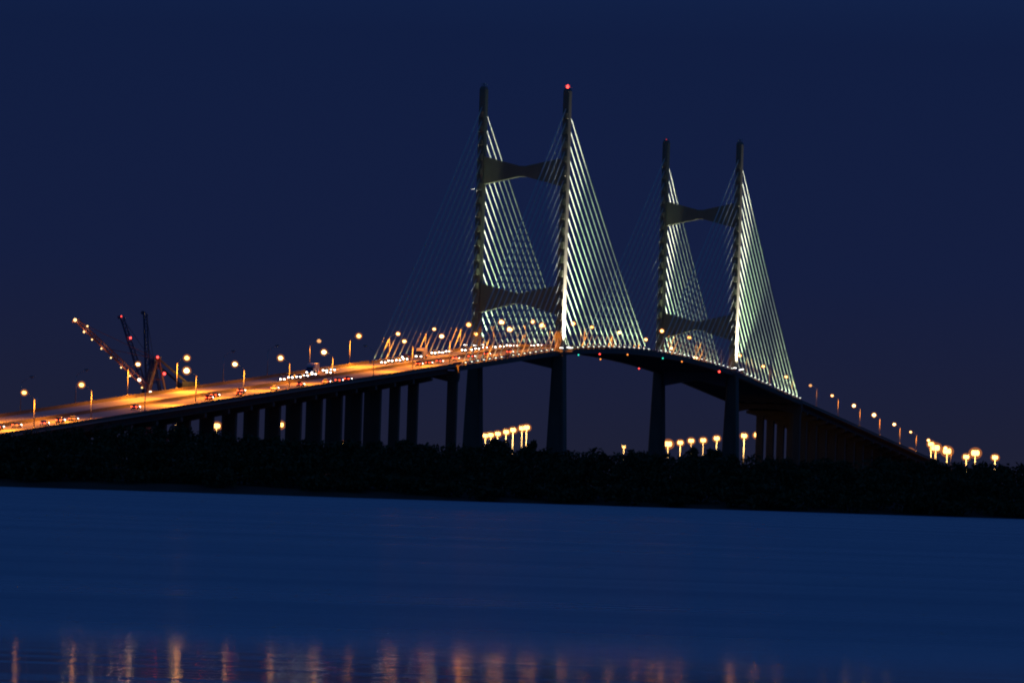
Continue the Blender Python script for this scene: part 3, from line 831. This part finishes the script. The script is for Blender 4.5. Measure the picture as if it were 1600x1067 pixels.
# ------------------------------------------------------------------ vegetation on the bank
def leaves(cx_, cy_, cz_, rx, ry, rz_, n, size):
    u = npr.normal(size=(n, 3)); u /= np.linalg.norm(u, axis=1)[:, None]
    r = npr.random(n) ** 0.45
    c = np.stack([cx_ + u[:, 0] * r * rx, cy_ + u[:, 1] * r * ry, cz_ + u[:, 2] * r * rz_], 1)
    a = npr.normal(size=(n, 3)); a /= np.linalg.norm(a, axis=1)[:, None]
    b_ = npr.normal(size=(n, 3)); b_ -= (b_ * a).sum(1)[:, None] * a; b_ /= np.linalg.norm(b_, axis=1)[:, None]
    sz = (size * (0.6 + 0.8 * npr.random(n)))[:, None]
    return np.stack([c - a * sz, c - b_ * sz * .45, c + a * sz, c + b_ * sz * .45], 1)
def quad_mesh(name, Q, mat):
    Q = Q.reshape(-1, 3)
    me_ = bpy.data.meshes.new(name)
    n = len(Q) // 4
    me_.vertices.add(len(Q)); me_.vertices.foreach_set('co', Q.astype(np.float32).ravel())
    me_.loops.add(len(Q)); me_.loops.foreach_set('vertex_index', np.arange(len(Q), dtype=np.int32))
    me_.polygons.add(n); me_.polygons.foreach_set('loop_start', np.arange(0, len(Q), 4, dtype=np.int32)); me_.polygons.foreach_set('loop_total', np.full(n, 4, dtype=np.int32))
    me_.materials.append(mat)
    me_.update(calc_edges=True)
    return me_
def skyline(x): return float(np.interp(x, [-160, -58, -50, -41, -34, -31, -20, 0, 150], [4.6, 5.0, 6.1, 7.4, 7.2, 6.3, 6.1, 6.0, 6.0]))
Q = []
for row, (d0, hlo, hhi, n_) in enumerate(((783, 1.0, 2.2, 130), (788, 2.2, 3.6, 110), (797, 3.2, 4.6, 100), (812, 4.1, 4.5, 110), (830, 4.5, 4.7, 190))):
    for k in range(n_):
        x = -150 + 300 * (k + rng.random()) / n_
        d = d0 + rng.uniform(-3, 3)
        h_ = rng.uniform(hlo, hhi)
        if row > 2: h_ *= skyline(x) / 6.2
        g = max(bank_height(x, d), 0.0)
        rx = rng.uniform(1.6, 3.2)
        Q.append(leaves(x, d, g + h_ * .48, rx, rx * .9, h_ * .52, 230, 0.30))
        for q in range(3):
            Q.append(leaves(x + rng.uniform(-rx, rx) * .7, d + rng.uniform(-1, 1), g + h_ * rng.uniform(.6, .95), rx * .4, rx * .4, h_ * .16, 60, 0.24))
thicket = place('thicket', quad_mesh('thicket', np.concatenate(Q), MAT['leaf']))
thicket.matrix_world = shore
tag(thicket, 'continuous dark thicket of low scrub along the far river bank', 'thicket', kind='stuff')

def tree(x, d, top, spread, label, mat, kind=0):
    g = max(bank_height(x, d), 0.1)
    o = empty('bank_tree')
    o.matrix_world = shore @ Matrix.Translation((x, d, g))
    tag(o, label, 'tree', 'trees breaking the skyline of the bank')
    h_ = top - g
    mb = MB().tube([(0, 0, -.3), (rng.uniform(-.2, .2), 0, h_ * .4), (rng.uniform(-.3, .3), 0, h_ * .75)], [.22, .16, .08], 8)
    tips = []
    for k in range(7):
        a = rng.uniform(0, 6.28); z0 = h_ * rng.uniform(.3, .65)
        tp = (math.cos(a) * spread * rng.uniform(.4, .9), math.sin(a) * spread * rng.uniform(.4, .9), z0 + h_ * rng.uniform(.12, .32))
        mb.tube([(0, 0, z0), (tp[0] * .5, tp[1] * .5, (z0 + tp[2]) / 2 + .1), tp], [.09, .06, .03], 6)
        tips.append(tp)
    mb.build('trunk', MAT['bark'], o, smooth=True)
    q = [leaves(0, 0, h_ * .72, spread * .75, spread * .75, h_ * .22, 500, .22)]
    for tp in tips: q.append(leaves(tp[0], tp[1], min(tp[2], h_ * .9), spread * .42, spread * .42, h_ * .11, 170, .2))
    q.append(leaves(rng.uniform(-.4, .4), 0, h_ * .93, spread * .35, spread * .35, h_ * .08, 120, .2))
    place('crown', quad_mesh('crown', np.concatenate(q), mat), o)
TREES = [(-33.5, 846, 6.7, 1.6, 'small tree under the leftmost column gaps'),
         (-26.5, 842, 6.4, 1.8, 'small tree below the third column gap from the left'), (-15.0, 848, 6.2, 1.5, 'slim tree left of the wide viaduct gap'),
         (-11.2, 845, 6.4, 1.9, 'bushy tree at the foot of the wide gap before the near tower'),
         (-1.7, 842, 6.9, 1.8, 'broad tree in front of the lamp masts between the near tower legs'), (2.4, 846, 6.8, 0.9, 'thin spiky tree beside the near tower right leg'),
         (20.6, 842, 6.6, 1.6, 'tree in front of the third lamp mast at the far tower'), (23.0, 850, 6.5, 1.4, 'tree beside the right leg of the far tower')]
for n, (x, d, top, sp, lb) in enumerate(TREES):
    tree(x, d, top, sp, lb, MAT['leaf' if n % 2 else 'leaf2'])
